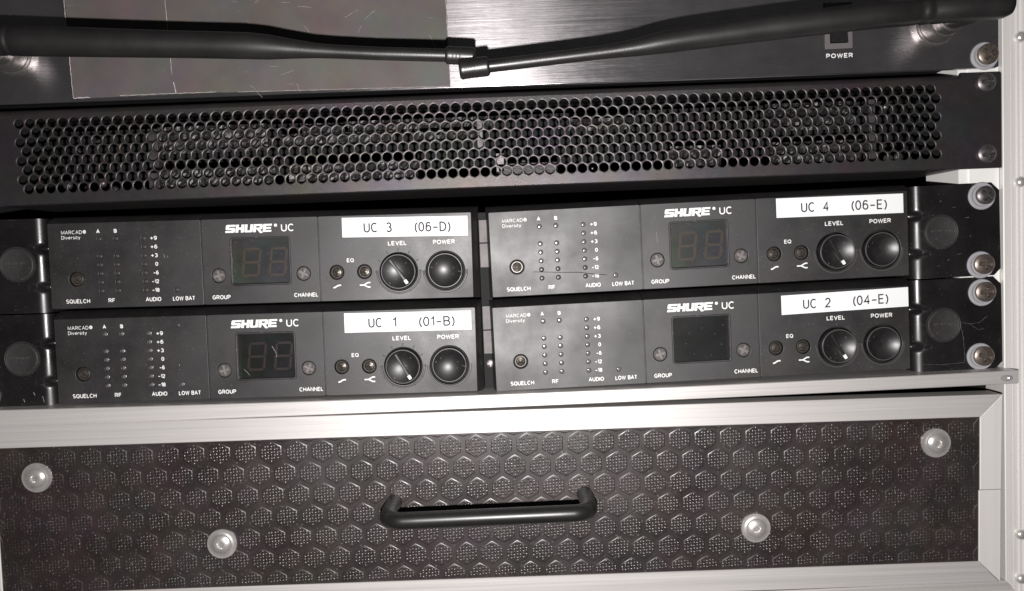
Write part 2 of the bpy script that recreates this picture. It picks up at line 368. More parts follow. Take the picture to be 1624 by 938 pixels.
mb.add(v, [(i, (i + 1) % n, n + (i + 1) % n, n + i) for i in range(n)] + [tuple(reversed(range(n))), tuple(range(n, 2 * n))]); mb.build('bottom_extrusion', MT['alu'], case, 25)
for x, z, yy in ((442.1, 94.5, -.3), (441.7, 27.8, -.3), (440.9, -140.0, -.3), (440.9, -161.6, -.3), (441.6, -38.0, -1.0)):
    if z == -38.0: continue
    MB().lathe(x, z, yy, [(2.5, -1.0), (2.5, 0.9), (2.2, 1.6), (1.5, 2.2), (0.7, 2.45), (0.05, 2.5)], 28).build('rivet', MT['rivet'], case, 60)
MB().box(-60, 434, 190, 192, -190, 190).build('back_wall', MT['void'], case, 0)
MB().box(434.3, 440, 14.2, 192, -190, 190).build('side_wall', MT['void'], case, 0)
MB().box(-66, -60.2, -2, 192, -190, 190).build('side_wall', MT['void'], case, 0)

# ------------------------------------------------------------------ top unit: black brushed faceplate
amp = thing('antenna_amplifier', 'black brushed rack unit with a POWER rocker switch, behind both antennas', 'rack amplifier')
out = rrect(-49, 432.4, 81.3, 169, 1.0, 3)
sw = [(351.2, 92.2), (364.2, 92.2), (364.2, 113.4), (351.2, 113.4)]
me = curve_mesh('faceplate', [out, sw], 0.0, 3.0, 0.2, MT['brushed']); obj('faceplate', me, amp)
MB().box(-40, 412, 3.05, 150, 83, 168).build('chassis', MT['chassis'], amp, 0)
swp = obj('power_switch', curve_mesh('power_switch', [rrect(351.4, 364.0, 92.4, 113.2, 0.5, 2), [(353.6, 94.9), (362.0, 94.9), (362.0, 110.8), (353.6, 110.8)]], -0.7, 2.6, 0.15, MT['bezel']), amp, 'grey framed rocker switch')
MB().prism_x([(1.2, 95.2), (-1.6, 95.2), (-0.2, 103), (-0.4, 110.5), (1.2, 110.5)], 353.9, 361.7).build('rocker', MT['knob'], swp, 0)
mb = MB(); put_text(mb, 'POWER', 351.9, 364.3, 88.3, 90.4, -0.06, 0.2); mb.build('printed_word', MT['white'], amp, 0)
for cx, cz in ((402.0, 101.0), (-21.0, 103.2)):
    MB().lathe(cx, cz, 0, [(9.4, 0), (9.4, 2.5), (9.0, 3.0), (8.2, 3.0), (8.0, 2.6), (7.6, 9.5), (7.0, 10.5), (5.5, 10.8), (5.5, 9)], 48).build('antenna_socket', MT['socket'], amp, 30)
put_screw(amp, 426.6, 0, 87.2, SCREW, True, 0.9, -1.0, -0.6)

# grey gaffer tape stuck over the left half of the faceplate
mb = MB(); pts = []
def rag(p, q, n, amp_, inset=0):
    r = []
    for i in range(n):
        t = i / n; x = p[0] + (q[0] - p[0]) * t; z = p[1] + (q[1] - p[1]) * t
        dx, dz = (q[1] - p[1]), -(q[0] - p[0]); l = math.hypot(dx, dz); k = random.uniform(-amp_, amp_)
        r.append((x + dx / l * k, z + dz / l * k))
    return r
tp = rag((4.6, 82.6), (60, 83.2), 30, 0.18) + rag((60, 83.2), (177.6, 81.7), 50, 0.12) + rag((177.6, 81.7), (177.0, 165), 80, 0.14) + [(177, 165), (3.0, 165)] + rag((3.0, 165), (4.6, 82.6), 60, 0.22)
tape = thing('gaffer_tape', 'wide strip of worn grey gaffer tape covering the left part of the black brushed faceplate', 'tape')
obj('tape_sheet', curve_mesh('tape_sheet', [tp], -0.45, 0.42, 0.03, MT['tape'], 0), tape)
def thread(pts, r=0.14, m='fray', parent=tape, name='frayed_edge', y=-0.5):
    P = []
    for i, (x, z) in enumerate(pts): P.append((x + random.uniform(-.12, .12), y, z + random.uniform(-.12, .12)))
    return MB().sweep(P, [r * random.uniform(.5, 1.3) for _ in P], 5).build(name, MT[m], parent, 60)
def lerp(a, b, n): return [(a[0] + (b[0] - a[0]) * i / n, a[1] + (b[1] - a[1]) * i / n) for i in range(n + 1)]
thread(lerp((4.6, 83), (3.3, 130), 70), 0.16); thread(lerp((49.0, 130), (49.6, 110), 18) + lerp((49.6, 109), (50.3, 92), 16), 0.10, name='crease'); thread(lerp((50.8, 88.5), (51.6, 83.4), 8), 0.22, name='crease')
thread(lerp((5, 82.9), (12, 83.2), 10), 0.25); thread(lerp((26, 83.4), (70, 83.4), 40), 0.12); thread(lerp((80, 83.0), (177, 82.0), 60), 0.08); thread(lerp((177.5, 82), (177.0, 130), 70), 0.10)

rs_ = random.Random(5)
for k in range(16):
    x = rs_.uniform(85, 172); z = rs_.uniform(84, 124); a = rs_.choice([.4, -.9, 1.2, .1]) + rs_.uniform(-.3, .3); l = rs_.uniform(1.5, 8)
    thread([(x + math.cos(a) * l * i / 6 + .3 * math.sin(i), z + math.sin(a) * l * i / 6) for i in range(7)], .045, name='scratch', y=-.46)
# ------------------------------------------------------------------ antennas
def antenna(label, axis, cap_pts, cap_r, y, base):
    t = thing('whip_antenna', label, 'antenna')
    P = [(x, y, z) for x, z, r in axis]; R_ = [r for x, z, r in axis]
    MB().sweep(P, R_, 32).build('whip', MT['rubber'], t, 50)
    a, b = Vector(cap_pts[0]), Vector(cap_pts[1]); n = 26; P = []; R2 = []
    for i in range(n + 1):
        q = a + (b - a) * i / n; P.append((q.x, y, q.y)); e = min(i, n - i)
        g = -0.12 if (4 < i < 15 and i % 3 == 0) else 0
        R2.append(cap_r * (0.80 if e == 0 else 0.95 if e == 1 else 1.0) + g)
    MB().sweep(P, R2, 32).build('tip_cap', MT['rubber'], t, 50)
    bx, bz, sx, sz = base       # swivel base end and socket position
    MB().sweep([(bx, y + 0, bz), (bx + (sx - bx) * .3, y + 12, bz + (sz - bz) * .4), (sx, -14, sz), (sx, -10.9, sz)], [5.2, 5.2, 5.4, 5.4], 28).build('elbow', MT['rubber'], t, 40)
    MB().lathe(sx, sz, -9.6, [(6.9, 0), (6.9, 6.5), (6.4, 7.0), (5.5, 7.0)], 36).build('connector_collar', MT['steel'], t, 30)
    return t
ra = [(194, 78.1, 2.5), (202, 78.7, 2.5), (227, 80.8, 2.55), (240, 81.9, 2.65), (247.5, 82.6, 2.9), (255.6, 83.5, 3.45), (262, 84.5, 4.05), (268, 85.3, 4.4), (276, 86.2, 4.6), (285.4, 87.1, 4.7), (306, 89.0, 4.9), (350, 92.5, 5.2), (366, 93.4, 5.25), (366.6, 93.4, 5.0), (368.4, 93.5, 5.0), (369, 93.5, 5.3), (371, 93.6, 5.3), (371.5, 93.6, 5.05), (373, 93.7, 5.05), (373.6, 93.7, 5.35), (397, 94.7, 5.6), (401.5, 94.9, 5.4), (404.2, 95.0, 4.4), (405.2, 95.1, 2.5)]
antenna('black whip antenna rising to the right edge, its tip in front of the other', ra, ((184.2, 77.2), (196.2, 78.35)), 3.85, -49, (400, 95, 402, 101.0))
la = [(180, 84.9, 2.6), (151, 86.7, 2.6), (135, 88.0, 2.7), (126, 88.8, 2.95), (116, 89.9, 3.9), (107, 90.9, 4.9), (99, 91.7, 5.2), (95.7, 91.9, 5.25), (75, 93.1, 5.3), (45, 94.8, 5.6), (12.4, 96.8, 6.0), (6.4, 97.2, 6.05), (5.8, 97.2, 5.75), (5.0, 97.3, 5.75), (4.4, 97.3, 6.05), (3.2, 97.4, 6.05), (2.6, 97.4, 5.75), (1.8, 97.5, 5.75), (1.2, 97.5, 6.1), (-14, 98.5, 6.2), (-18, 98.8, 5.6), (-20, 98.9, 3.5)]
antenna('black rubber whip antenna coming in from the left edge across the grey tape', la, ((178.6, 85.1), (190.6, 84.0)), 3.6, -42, (-16, 98.6, -21, 103.2))

# ------------------------------------------------------------------ perforated unit
ven = thing('ventilated_rack_unit', 'wide charcoal rack unit with a perforated honeycomb of round holes', 'rack unit')
W_, H_ = 422.0, 30.02; NC = 85; pitch = W_ / (NC - 1); rowp = H_ / 7; x0, z0 = -21.54, 72.32
R_h = 2.13; hexR = pitch / math.sqrt(3)
ang = [math.radians(15 * k) for k in range(24)]
def hexpt(a, wx, wz):       # boundary of the cell (flat sides left and right)
    ca, sa = math.cos(a), math.sin(a); k = min(h / abs(ca * c_ + sa * s_) if abs(ca * c_ + sa * s_) > 1e-6 and (ca * c_ + sa * s_) > 0 else 1e9
            for c_, s_, h in ((1, 0, .5), (-1, 0, .5), (.5, .8660254, .5), (-.5, .8660254, .5), (.5, -.8660254, .5), (-.5, -.8660254, .5)))
    return ca * k * wx, sa * k * wz / .8660254 * .8660254
verts = []; faces = []; edgec = {}; vid = {}
def vget(x, y, z):
    k = (round(x, 2), round(y, 2), round(z, 2))
    if k not in vid: vid[k] = len(verts); verts.append((x, y, z))
    return vid[k]
sz_ = rowp / (pitch * .8660254)
centers = [(x0 + c * pitch + (pitch / 2 if r % 2 else 0), z0 - r * rowp) for r in range(8) for c in range(NC)]
hp = [hexpt(a, pitch, pitch * sz_) for a in ang]
for cx, cz in centers:
    o_i = [vget(cx + p[0], 0, cz + p[1]) for p in hp]
    base_i = len(verts)
    for r, y in ((R_h + 0.27, 0.0), (R_h, 0.14), (R_h, 0.9)):
        for a in ang: verts.append((cx + r * math.cos(a), y, cz + r * math.sin(a)))
    for i in range(24):
        j = (i + 1) % 24; faces.append((o_i[i], o_i[j], base_i + j, base_i + i))
        for k in range(2): faces.append((base_i + k * 24 + i, base_i + k * 24 + j, base_i + (k + 1) * 24 + j, base_i + (k + 1) * 24 + i))
        e = (min(o_i[i], o_i[j]), max(o_i[i], o_i[j])); edgec[e] = edgec.get(e, 0) + 1
be = [e for e, c_ in edgec.items() if c_ == 1]; adj = {}
for a, b in be: adj.setdefault(a, []).append(b); adj.setdefault(b, []).append(a)
start = be[0][0]; loop = [start]; prev = None; cur = start
while True:
    nx = [q for q in adj[cur] if q != prev]
    if not nx: break
    nx = nx[0]
    if nx == start: break
    loop.append(nx); prev, cur = cur, nx
    if len(loop) > 20000: break
ZB, ZT, XA, XB = 35.5, 76.2, -31, 414.5
lp = [(verts[i][0], verts[i][2]) for i in loop]; NL = len(lp)
ci = [min(range(NL), key=lambda i: (lp[i][0] - cx) ** 2 + 4 * (lp[i][1] - cz) ** 2) for cx, cz in ((XA, ZT), (XB, ZT), (XB, ZB), (XA, ZB))]
if (ci[1] - ci[0]) % NL > (ci[3] - ci[0]) % NL: lp.reverse(); ci = [NL - 1 - i for i in ci]
mb = MB(); mb.v = verts; mb.f = faces; brd = MB()
prj = [lambda p: (p[0], ZT), lambda p: (XB, p[1]), lambda p: (p[0], ZB), lambda p: (XA, p[1])]
for k in range(4):                       # flat border: each side runs from one corner of the hole field to the next
    i = ci[k]
    while i != ci[(k + 1) % 4]:
        j = (i + 1) % NL; p, q = lp[i], lp[j]; pp, qq = prj[k](p), prj[k](q)
        brd.add([(p[0], 0, p[1]), (q[0], 0, q[1]), (qq[0], 0, qq[1]), (pp[0], 0, pp[1])], [(0, 1, 2, 3)]); i = j
    p = lp[ci[k]]; a_, b_ = prj[k - 1](p), prj[k](p); c_ = ((XA, ZT), (XB, ZT), (XB, ZB), (XA, ZB))[k]
    brd.add([(p[0], 0, p[1]), (a_[0], 0, a_[1]), (c_[0], 0, c_[1]), (b_[0], 0, b_[1])], [(0, 1, 2, 3)])
brd = brd.mesh('border', MT['vent'], 0)
# ears and folded top / bottom edges
edge = MB()
bend = [(0.0, ZT), (0.25, ZT + 0.9), (0.9, ZT + 1.75), (1.8, ZT + 2.4), (3.0, ZT + 2.8), (40, ZT + 2.8)]
edge.prism_x(bend, -31, 414.5, closed=False)
edge.prism_x([(40, ZB - 0.7), (1.2, ZB - 0.7), (0.35, ZB - 0.45), (0.0, ZB)], -31, 414.5, closed=False)
edge.slab([(414.5, 34.9), (433.5, 34.9), (433.5, 78.6), (433.0, 79.2), (414.5, 79.2)], 0, 1.6, 0)
edge.slab([(-49, 34.9), (-31, 34.9), (-31, 79.2), (-49, 79.2)], 0, 1.6, 0)
me = mb.mesh('perforated_front', MT['vent'], 30)
bm = bmesh.new(); bm.from_mesh(me); bm.from_mesh(brd); e_me = edge.mesh('e', MT['vent'], 30); bm.from_mesh(e_me)
bm.to_mesh(me); bm.free(); fin(me, 30)
# make the border face the viewer
bm = bmesh.new(); bm.from_mesh(me); bm.normal_update()
for f in bm.faces:
    if abs(f.normal.y) > 0.95 and abs(f.calc_center_median().y) < 1e-6 and f.normal.y > 0: f.normal_flip()
bm.to_mesh(me); bm.free()
obj('perforated_front', me, ven)
for zz in (74.6, 41.6): put_screw(ven, 426.2, 0, zz, SCREW2, False, 0.1 if zz > 50 else -0.2)
put_screw(ven, -42, 0, 74.6, SCREW2, False); put_screw(ven, -42, 0, 41.6, SCREW2, False)
MB().box(-31, 414, 55, 56, 36, 78).build('rear_wall', MT['void'], ven, 0)
MB().box(-30, 411, 6, 54.8, 35.6, 36.2).build('circuit_board', MT['pcb'], ven, 0)
for x in (412.2, -31): MB().box(x, x + 1.4, 1.75, 54.9, 35.4, 78.4).build('side_plate', MT['void'], ven, 0)
rnd = random.Random(3)
def blk(x0, x1, z0, z1, y, m='block', d=6, name='heat_sink'):
    mb = MB(); nx, nz = max(2, int((x1 - x0) / 1.3)), max(2, int((z1 - z0) / 1.3))      # a crumpled metal face
    v = [(x0 + (x1 - x0) * i / nx, y + rnd.uniform(0, 1.1), z0 + (z1 - z0) * k / nz) for k in range(nz + 1) for i in range(nx + 1)]
    f = [(k * (nx + 1) + i, k * (nx + 1) + i + 1, (k + 1) * (nx + 1) + i + 1, (k + 1) * (nx + 1) + i) for k in range(nz) for i in range(nx)]
    mb.add(v, f); mb.build(name, MT[m], ven, 0)
for a in ((39, 90, 57, 69.5), (37, 92, 40, 49.5), (106, 126, 64, 69), (97, 150, 58, 64), (99, 160, 42, 50), (128, 196, 64.5, 69), (232, 262, 60.5, 66), (280, 304, 42, 51.5), (326, 368, 57, 70), (328, 372, 42, 51.8), (160, 190, 58, 63)):
    blk(*a, 5 + rnd.random() * 4)
for x, z, w_, h_ in ((36.5, 60, 4.5, 18), (36, 44.5, 5, 8), (376, 60, 3, 20), (376, 46, 3.5, 8), (212, 42, 28, 9), (190, 60, 3, 14), (199, 47, 4, 9)):
    MB().box(x - w_ / 2, x + w_ / 2, 6, 12, z - h_ / 2, z + h_ / 2, .3).build('metal_bracket', MT['tin' if w_ < 6 else 'block'], ven, 0)
for k in range(46):
    x = rnd.uniform(-18, 400); z = rnd.choice([40, 44, 47, 60, 64, 68]) + rnd.uniform(-1, 1); r = rnd.uniform(.6, 1.6)
    MB().lathe(x, z, 10 + rnd.uniform(0, 8), [(r, 0), (r, 1.2), (r * .6, 1.8), (.05, 1.9)], 10).build('component', MT[rnd.choice(['tin', 'block', 'steel'])], ven, 40)
for x, z in ((18.5, 40.5), (-3, 44), (13, 44.5), (382, 41.5), (387, 42)): MB().lathe(x, z, 4, [(2.2, 0), (2.2, .6), (1.5, 1.6), (.05, 2)], 16).build('component', MT['tin'], ven, 40)

# ------------------------------------------------------------------ the four receivers
G = 'half-rack wireless receivers mounted two by two'
XL, XR, ZB0, ZT0 = -12.1, 184.2, -13.6, 26.0
D1, D2 = 58.7, 112.9
def edge_slab(mb, x0, x1, lb, rb):
    """top and bottom bevels behind the flat face between x0 and x1; lb / rb: side bevel widths"""
    # rings: front outline (y=0) -> outer outline (y back)
    f0 = [(x0, ZB0), (x1, ZB0), (x1, ZT0), (x0, ZT0)]
    g0 = [(x0 - lb, ZB0 - .6), (x1 + rb, ZB0 - .6), (x1 + rb, ZT0 + 3.3), (x0 - lb, ZT0 + 3.3)]
    mid = [((a[0] * .45 + b[0] * .55), (a[1] * .45 + b[1] * .55)) for a, b in zip(f0, g0)]
    rings = [(f0, 0.12), (mid, 3.4), (g0, 8.5), (g0, 14)]
    v = [(p[0], y, p[1]) for r, y in rings for p in r]; f = []
    for k in range(3):
        for i in range(4):
            j = (i + 1) % 4; f.append((k * 4 + j, k * 4 + i, (k + 1) * 4 + i, (k + 1) * 4 + j))
    f.append((12, 15, 14, 13)); mb.add(v, f)
SQ = (0, 0); EQ = [(120.8, -0.2), (133.7, -0.25)]; KN = (149.7, -0.65); PW = (171.4, -0.75); PG = (65.9, -0.2); PC = (105.3, -0.3)
DISP = (72.4, 99.0, -4.5, 16.6)
A_ROWS = [18.4, 10.35, 6.35, 2.3, -1.75, -5.8]; U_ROWS = [18.25 - 4.03 * k for k in range(7)]
LEDS = [(11.45, z) for z in A_ROWS] + [(19.15, z) for z in A_ROWS] + [(31.9, z) for z in U_ROWS] + [(46.0, -6.2)]
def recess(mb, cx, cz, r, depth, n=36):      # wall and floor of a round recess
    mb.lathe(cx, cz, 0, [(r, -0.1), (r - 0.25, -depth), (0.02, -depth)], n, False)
def tick_arc(mb, cx, cz, r, a0, a1, wdt, hgt, n=40):
    v = []; f = []
    for i in range(n + 1):
        a = math.radians(a0 + (a1 - a0) * i / n); k = min(1, i / 3, (n - i) / 3); hh = hgt * (.3 + .7 * k)
        for rr, d in ((r - wdt / 2, 0), (r - wdt * .28, hh), (r + wdt * .28, hh), (r + wdt / 2, 0)): v.append((cx + rr * math.cos(a), -d - 0.001, cz + rr * math.sin(a)))
    for i in range(n):
        for k in range(3): f.append((i * 4 + k, i * 4 + k + 1, (i + 1) * 4 + k + 1, (i + 1) * 4 + k))
    mb.add(v, f)
H7 = {}
def seg_digit(mb, x0, x1, z0, z1, y, lean):
    w7 = 1.15; zm = (z0 + z1) / 2
    def bar(ax, az, bx, bz):
        d = Vector((bx - ax, bz - az)).normalized(); n_ = Vector((-d.y, d.x)) * w7 / 2; a = Vector((ax, az)); b = Vector((bx, bz)); q = w7 / 2
        pts = [a + d * .15, a + d * (.15 + q) - n_, b - d * (.15 + q) - n_, b - d * .15, b - d * (.15 + q) + n_, a + d * (.15 + q) + n_]
        mb.add([(p.x + lean * (p.y - z0), y, p.y) for p in pts], [tuple(range(6))])
    bar(x0, z1, x1, z1); bar(x0, zm, x1, zm); bar(x0, z0, x1, z0)
    for x in (x0, x1): bar(x, z0, x, zm); bar(x, zm, x, z1)
# print common to all four
yt = -0.05; WORDS = []
def word(*a, **k):
    m_ = MB(); put_text(m_, *a, **k); WORDS.append(m_.mesh('printed_word', MT['white'], 0))
word('MARCAD', -5.8, 3.8, 20.9, 22.6, yt, 0.12, .2); word('\u00ae', 4.1, 5.7, 20.7, 22.7, yt, 0.2); word('Diversity', -5.8, 2.9, 18.55, 20.2, yt, 0.13, .2)
word('A', 10.4, 12.0, 21.0, 22.8, yt, 0.24); word('B', 18.5, 19.9, 21.0, 22.8, yt, 0.26)
for z, s_ in zip(U_ROWS, ('+9', '+6', '+3', '0', '-6', '-12', '-18')):
    wd = {'0': 1.35, '-6': 2.5, '-12': 3.3, '-18': 3.4}.get(s_, 3.2)
    word(s_, 38.2 - wd, 38.2, z - 1.0, z + 0.85, yt, 0.19, .2)
for s_, a, b in (('SQUELCH', -5.3, 5.8), ('RF', 14.3, 17.4), ('AUDIO', 31.6, 38.8), ('LOW BAT', 44.2, 54.5), ('GROUP', 62.6, 71.0), ('CHANNEL', 100.6, 111.8)):
    word(s_, a, b, -11.25, -9.3, yt, 0.18, .2)
word('EQ', 125.7, 129.0, 4.3, 6.1, yt, 0.18, .2); word('LEVEL', 145.1, 153.8, 11.6, 13.6, yt, 0.185, .2); word('POWER', 166.1, 176.2, 11.6, 13.6, yt, 0.185, .2)
word('UC', 95.8, 101.9, 19.5, 23.0, yt, 0.15, .2); word('\u00ae', 92.5, 94.1, 21.5, 23.2, yt, 0.2)
m_ = MB(); stroke(m_, [(119.0, -7.4), (119.9, -7.2), (120.8, -6.6), (121.6, -6.3), (122.6, -6.3)], 0.65, yt); WORDS.append(m_.mesh('printed_symbol', MT['white'], 0)); m_ = MB()
stroke(m_, [(131.3, -6.5), (133.3, -6.5), (134.2, -5.9), (135.2, -5.4), (136.3, -5.4)], 0.6, yt); stroke(m_, [(133.3, -6.5), (134.2, -7.0), (135.2, -7.5), (136.3, -7.5)], 0.6, yt - .01)
WORDS.append(m_.mesh('printed_symbol', MT['white'], 0))
# maker's mark: wide slanted block letters
def logo():
    L5 = [([(0, 0), (1.35, 0), (1.5, .14), (1.5, .5), (1.38, .62), (.58, .62), (.52, .68), (.58, .75), (1.5, .75), (1.5, 1), (.14, 1), (0, .86), (0, .47), (.12, .36), (.9, .36), (.97, .31), (.9, .25), (0, .25)], []),
          ([(0, 0), (.46, 0), (.46, .35), (.84, .35), (.84, 0), (1.3, 0), (1.3, 1), (.84, 1), (.84, .65), (.46, .65), (.46, 1), (0, 1)], []),
          ([(0, .14), (.14, 0), (1.16, 0), (1.3, .14), (1.3, 1), (.86, 1), (.86, .3), (.8, .25), (.5, .25), (.44, .3), (.44, 1), (0, 1)], []),
          ([(0, 0), (.44, 0), (.44, .34), (.58, .34), (1.12, -.13), (1.55, -.1), (1.08, .34), (1.3, .36), (1.42, .48), (1.42, .88), (1.3, 1), (0, 1)], [[(.44, .56), (.44, .76), (.9, .76), (.97, .7), (.97, .62), (.9, .56)]]),
          ([(0, 0), (1.35, 0), (1.35, .24), (.46, .24), (.46, .38), (1.25, .38), (1.25, .61), (.46, .61), (.46, .76), (1.35, .76), (1.35, 1), (0, 1)], [])]
    x = 0; sp = []; tot = 1.5 + 1.3 + 1.3 + 1.42 + 1.35 + 4 * .07; kx = 21.3 / tot
    for i, (o1, hs) in enumerate(L5):
        for poly in [o1] + hs: sp.append([(69.9 + (x + p[0]) * kx + .14 * p[1] * 3.7, 19.5 + p[1] * 3.7) for p in poly])
        x += (1.5, 1.3, 1.3, 1.42, 1.35)[i] + .07
    return curve_mesh('brand_logo', sp, yt - .01, 0.02, 0, MT['white'], 0)
LOGO = logo()
holes_l = [circ(*SQ, 3.45)] + [circ(x, z, 1.02, 16) for x, z in LEDS]
holes_c = [rrect(*DISP, 1.1), circ(*PG, 3.35), circ(*PC, 3.35)]
holes_r = [circ(*e, 3.45) for e in EQ] + [circ(*KN, 9.0, 48), circ(*PW, 9.2, 48)]
g = 0.22
FL = curve_mesh('front_panel', [rrect(XL, D1 - g, ZB0, ZT0, 0.5)] + holes_l, 0, 2.0, 0.16, MT['fascia'])
FC = curve_mesh('front_panel', [rrect(D1 + g, D2 - g, ZB0, ZT0, 0.5)] + holes_c, 0, 2.0, 0.16, MT['fascia'])
FR = curve_mesh('front_panel', [rrect(D2 + g, XR, ZB0, ZT0, 0.5)] + holes_r, 0, 2.0, 0.16, MT['fascia'])
mb = MB(); edge_slab(mb, XL, D1 - g, 1.5, -0.1); edge_slab(mb, D1 + g, D2 - g, -0.1, -0.1); edge_slab(mb, D2 + g, XR, -0.1, 3.0)
mb.box(D1 - .9, D1 + .9, .9, 2.5, ZB0 + .2, ZT0 - .3); mb.box(D2 - .9, D2 + .9, .9, 2.5, ZB0 + .2, ZT0 - .3); SURR = mb.mesh('bevelled_surround', MT['fascia'], 20)
mb = MB(); mb.box(XL - 1.2, XR + 2.4, 14.05, 150, ZB0 - .4, ZT0 + 3.1); CHAS = mb.mesh('chassis', MT['chassis'], 0)
def trimmer(name, r, mt, cross=True):
    def fn(rr, a):
        x = rr * math.cos(a - .4); z = rr * math.sin(a - .4); mn = min(abs(x), abs(z)) if cross else abs(x)
        return (0.0 if mn > .42 or rr > r * .72 else -0.55)
    mb = MB(); mb.polar(0, 0, 0, [r * k / 9 for k in range(1, 10)], fn, 40); mb.lathe(0, 0, 0, [(r, -1.2), (r, 0)], 40); return mb.mesh(name, mt, 30)
POT = trimmer('selector', 2.95, MT['pot'])
def small_ctrl(name):
    mb = MB(); mb.lathe(0, 0, 0, [(2.9, -1.8), (2.9, -.75), (2.6, -.5), (2.25, -.5), (2.1, -.8), (2.1, -1.8)], 32)
    def fn(rr, a):
        x = rr * math.cos(a - .7); z = rr * math.sin(a - .7)
        return -1.0 + (.35 * (1 - rr / 1.8)) - (.7 if min(abs(x), abs(z)) < .32 and rr < 1.5 else 0)
    mb.polar(0, 0, 0, [1.85 * k / 7 for k in range(1, 8)], fn, 32); return mb.mesh(name, MT['brass'], 30)
TRIM = small_ctrl('trimmer')
DISH = lambda R_, dep, n=14: [(R_ * k / n, dep * (1 - (k / n) ** 2)) for k in range(n, 0, -1)]
KNOBCAP = MB()
KNOBCAP.lathe(0, 0, 0, [(8.3, -2.0), (8.3, 1.6), (8.0, 2.2), (7.7, 2.35), (7.45, 2.2)] + [(7.45 * k / 14, 2.2 - 2.0 * (1 - (k / 14) ** 2)) for k in range(13, 0, -1)] + [(.05, .2)], 64)
KNOBCAP = KNOBCAP.mesh('knob_cap', MT['knob'], 30)
RIM = MB(); tick_arc(RIM, 0, 0, 7.75, 0, 360, .42, .16, 72); RIMM = RIM.mesh('highlight_rim', MT['rim'], 60)  # thin ring carrying the painted edge highlight
PT = MB(); PT.slab([(-7.3, -.75), (7.2, -.75), (7.2, .75), (-7.3, .75)], -1.75, 0, .3); PTM = PT.mesh('pointer', MT['knob'], 20)
TIP = MB(); TIP.slab([(4.9, -.75), (7.5, -.75), (7.5, .75), (4.9, .75)], -1.95, 0.5, .15); TIPM = TIP.mesh('pointer_mark', MT['white'], 20)
BTN = MB().lathe(0, 0, 0, [(8.2, -2.0), (8.2, .5), (8.0, .9), (7.7, 1.0), (7.5, .85)] + [(7.5 * k / 14, .85 - 2.3 * (1 - (k / 14) ** 2)) for k in range(13, 0, -1)] + [(.05, -1.45)], 64).mesh('power_button', MT['knob'], 30)
RD = MB(); tick_arc(RD, *PW, 10.0, 178, 362, 1.0, .5); tick_arc(RD, *KN, 10.05, 176, 364, .9, .45)
for k in range(11):
    a = math.radians(-60 + 30 * k)
    cx, cz = KN; r0, r1 = (9.5, 10.9) if 0 <= math.degrees(a) <= 180 else (9.9, 10.75)
    p = Vector((math.cos(a), math.sin(a))); q = Vector((-p.y, p.x)) * .19
    pts = [Vector(KN) + p * r0 - q, Vector(KN) + p * r1 - q, Vector(KN) + p * r1 + q, Vector(KN) + p * r0 + q]
    RD.slab([(t.x, t.y) for t in pts], -0.62, -0.01, .1)
RIDGE = RD.mesh('moulded_scale', MT['ridge'], 40)
LEDM = MB().lathe(0, 0, 0, [(.95, -1.5), (.95, -.32), (.82, -.16), (.5, -.11), (.03, -.09)], 16).mesh('indicator_lamp', MT['lamp'], 60)
LEDD = LEDM.copy(); LEDD.materials.clear(); LEDD.materials.append(MT['lamp_dark'])
mb = MB(); mb.box(DISP[0] - 1, DISP[1] + 1, 2.3, 2.9, DISP[2] - 1, DISP[3] + 1)
BEZ = curve_mesh('display_bezel', [rrect(DISP[0] - .75, DISP[1] + .75, DISP[2] - .75, DISP[3] + .75, 1.6), rrect(DISP[0] + .15, DISP[1] - .15, DISP[2] + .15, DISP[3] - .15, .9)], -.4, 1.1, .32, MT['fascia'], 60)
def backing(mt): return mb.mesh('display_backing', mt, 0)
PANE = MB().box(DISP[0] + .05, DISP[1] - .05, .55, .6, DISP[2] + .05, DISP[3] - .05).mesh('display_window', MT['pane'], 0)
sg = MB(); seg_digit(sg, 76.3, 83.7, -.6, 11.8, 2.24, .12); SG1 = sg.mesh('digit', MT['seg'], 0)
sg = MB(); seg_digit(sg, 88.9, 96.0, -.6, 11.8, 2.24, .12); SG2 = sg.mesh('digit', MT['seg'], 0)
RECL = []
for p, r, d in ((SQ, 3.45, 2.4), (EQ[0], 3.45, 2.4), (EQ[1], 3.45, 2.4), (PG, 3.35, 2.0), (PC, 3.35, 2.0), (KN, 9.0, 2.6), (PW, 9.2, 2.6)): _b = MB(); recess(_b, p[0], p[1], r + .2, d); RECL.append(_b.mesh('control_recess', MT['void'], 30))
RECL.append(MB().box(7, 50, 2.1, 2.3, -9, 21).mesh('lamp_board', MT['void'], 0))
